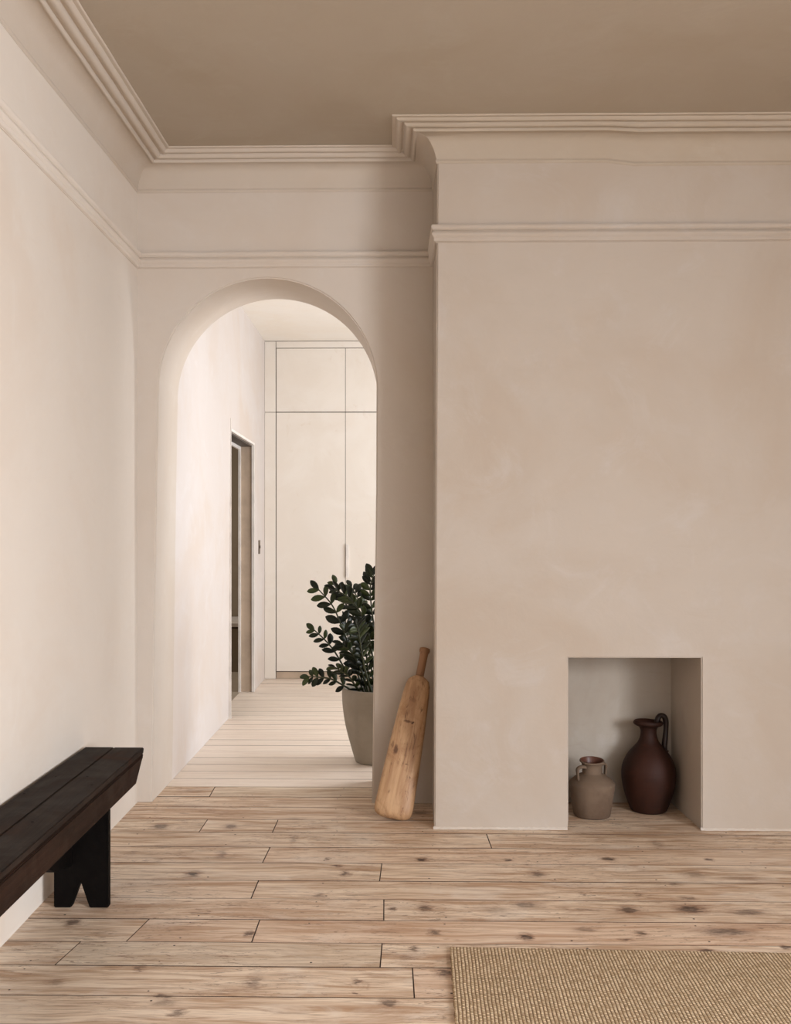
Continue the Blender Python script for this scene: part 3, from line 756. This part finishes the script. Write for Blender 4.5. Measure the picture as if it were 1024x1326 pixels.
def stem(pts, nleaf, L, seed, start=0.3):
    rnd = random.Random(seed)
    P = catmull(pts, 10); n = len(P)
    bm = bmesh.new(); tube(bm, P, [0.0055*(1-0.6*i/n)+0.001 for i in range(n)], 7); fix(bm)
    so = link('stem', bm, M_STEM, plant, smooth=True)
    bm = bmesh.new()
    t0 = (P[-1]-P[0]).normalized(); side0 = (t0.cross(Vector((0, -1, 0)))*0.8+Vector((rnd.uniform(-.5, .5), rnd.uniform(-.9, .9), rnd.uniform(-.2, .4)))).normalized()
    for k in range(nleaf):
        t = start+(1-start)*k/(nleaf-1); i = min(n-2, int(t*(n-1)))
        p = P[i]; tg = (P[i+1]-P[max(0, i-1)]).normalized()
        sd = (side0-tg*side0.dot(tg)).normalized()
        up = tg.cross(sd)
        if up.z < 0: up = -up
        for sg in (-1, 1):
            if k == nleaf-1 and sg == 1: d = tg
            else: d = (sd*sg*rnd.uniform(.8, 1.1)+tg*rnd.uniform(.55, .9)+up*rnd.uniform(-.1, .35))
            l = L*rnd.uniform(.9, 1.25)*(1-0.25*abs(t-0.6))
            nn = (up+Vector((rnd.uniform(-.3, .3), rnd.uniform(-.3, .3), rnd.uniform(-.1, .3)))).normalized()
            leaf(bm, p, d, nn, l, l*rnd.uniform(.42, .54))
    o = link('leaves', bm, M_LEAF, so, smooth=True)
    md = o.modifiers.new('thickness', 'SOLIDIFY'); md.thickness = 0.0012
# stems seen at the left: (tip reach from pot centre), then the rest of the bush all around
ST = [
 ([(-.06,-.03,.39), (-.12,-.05,.56), (-.19,-.06,.74), (-.25,-.06,.88), (-.335,-.06,.98)], 8, .072),
 ([(-.04,.02,.39), (-.09,.02,.60), (-.13,.02,.80), (-.20,.01,.92), (-.235,0,1.01)], 7, .058),
 ([(-.10,-.02,.39), (-.17,-.03,.50), (-.24,-.03,.62), (-.30,-.02,.69), (-.36,-.02,.745)], 7, .062),
 ([(-.12,-.03,.39), (-.18,-.06,.43), (-.26,-.08,.475), (-.33,-.08,.485), (-.385,-.08,.488)], 7, .056),
 ([(0,-.05,.39), (-.03,-.08,.62), (-.07,-.09,.80), (-.15,-.08,.92), (-.24,-.06,.975)], 11, .07),
 ([(.02,0,.39), (0,-.03,.62), (-.03,-.05,.85), (-.04,-.06,.98), (-.02,-.06,1.06)], 12, .07),
 ([(.03,.05,.39), (.04,.08,.65), (.06,.10,.88), (.11,.12,1.05), (.17,.13,1.13)], 12, .07),
 ([(.06,-.02,.39), (.12,-.04,.62), (.18,-.06,.82), (.26,-.08,.96), (.34,-.09,1.02)], 12, .07),
 ([(.08,.03,.39), (.16,.05,.55), (.25,.06,.70), (.33,.07,.80), (.40,.08,.86)], 11, .068),
 ([(.10,.0,.39), (.18,-.02,.46), (.27,-.04,.54), (.35,-.05,.58), (.41,-.05,.60)], 9, .065),
 ([(-.02,.08,.39), (-.05,.15,.60), (-.08,.21,.78), (-.12,.26,.90), (-.16,.30,.97)], 11, .068),
 ([(.02,.08,.39), (.03,.17,.58), (.05,.25,.75), (.08,.32,.86), (.11,.37,.92)], 11, .068),
 ([(-.03,-.08,.39), (-.07,-.15,.55), (-.09,-.21,.68), (-.10,-.26,.76), (-.11,-.30,.80)], 10, .066),
 ([(.03,-.08,.39), (.05,-.15,.55), (.07,-.20,.70), (.09,-.24,.80), (.12,-.27,.86)], 10, .066),
 ([(-.08,0,.39), (-.12,.0,.52), (-.15,-.02,.64), (-.17,-.03,.73), (-.18,-.03,.80)], 10, .070),
 ([(-.05,-.05,.39), (-.08,-.09,.50), (-.11,-.12,.58), (-.15,-.14,.64), (-.19,-.15,.67)], 9, .070),
 ([(-.03,-.04,.39), (-.05,-.06,.50), (-.06,-.08,.60), (-.07,-.10,.70), (-.07,-.10,.78)], 10, .070),
 ([(-.09,-.06,.39), (-.12,-.10,.44), (-.16,-.13,.50), (-.20,-.15,.53), (-.23,-.16,.55)], 8, .060),
]
for i, (p, nl, L) in enumerate(ST): stem(p, nl, L, 11+i, 0.12 if i >= 14 else 0.28)
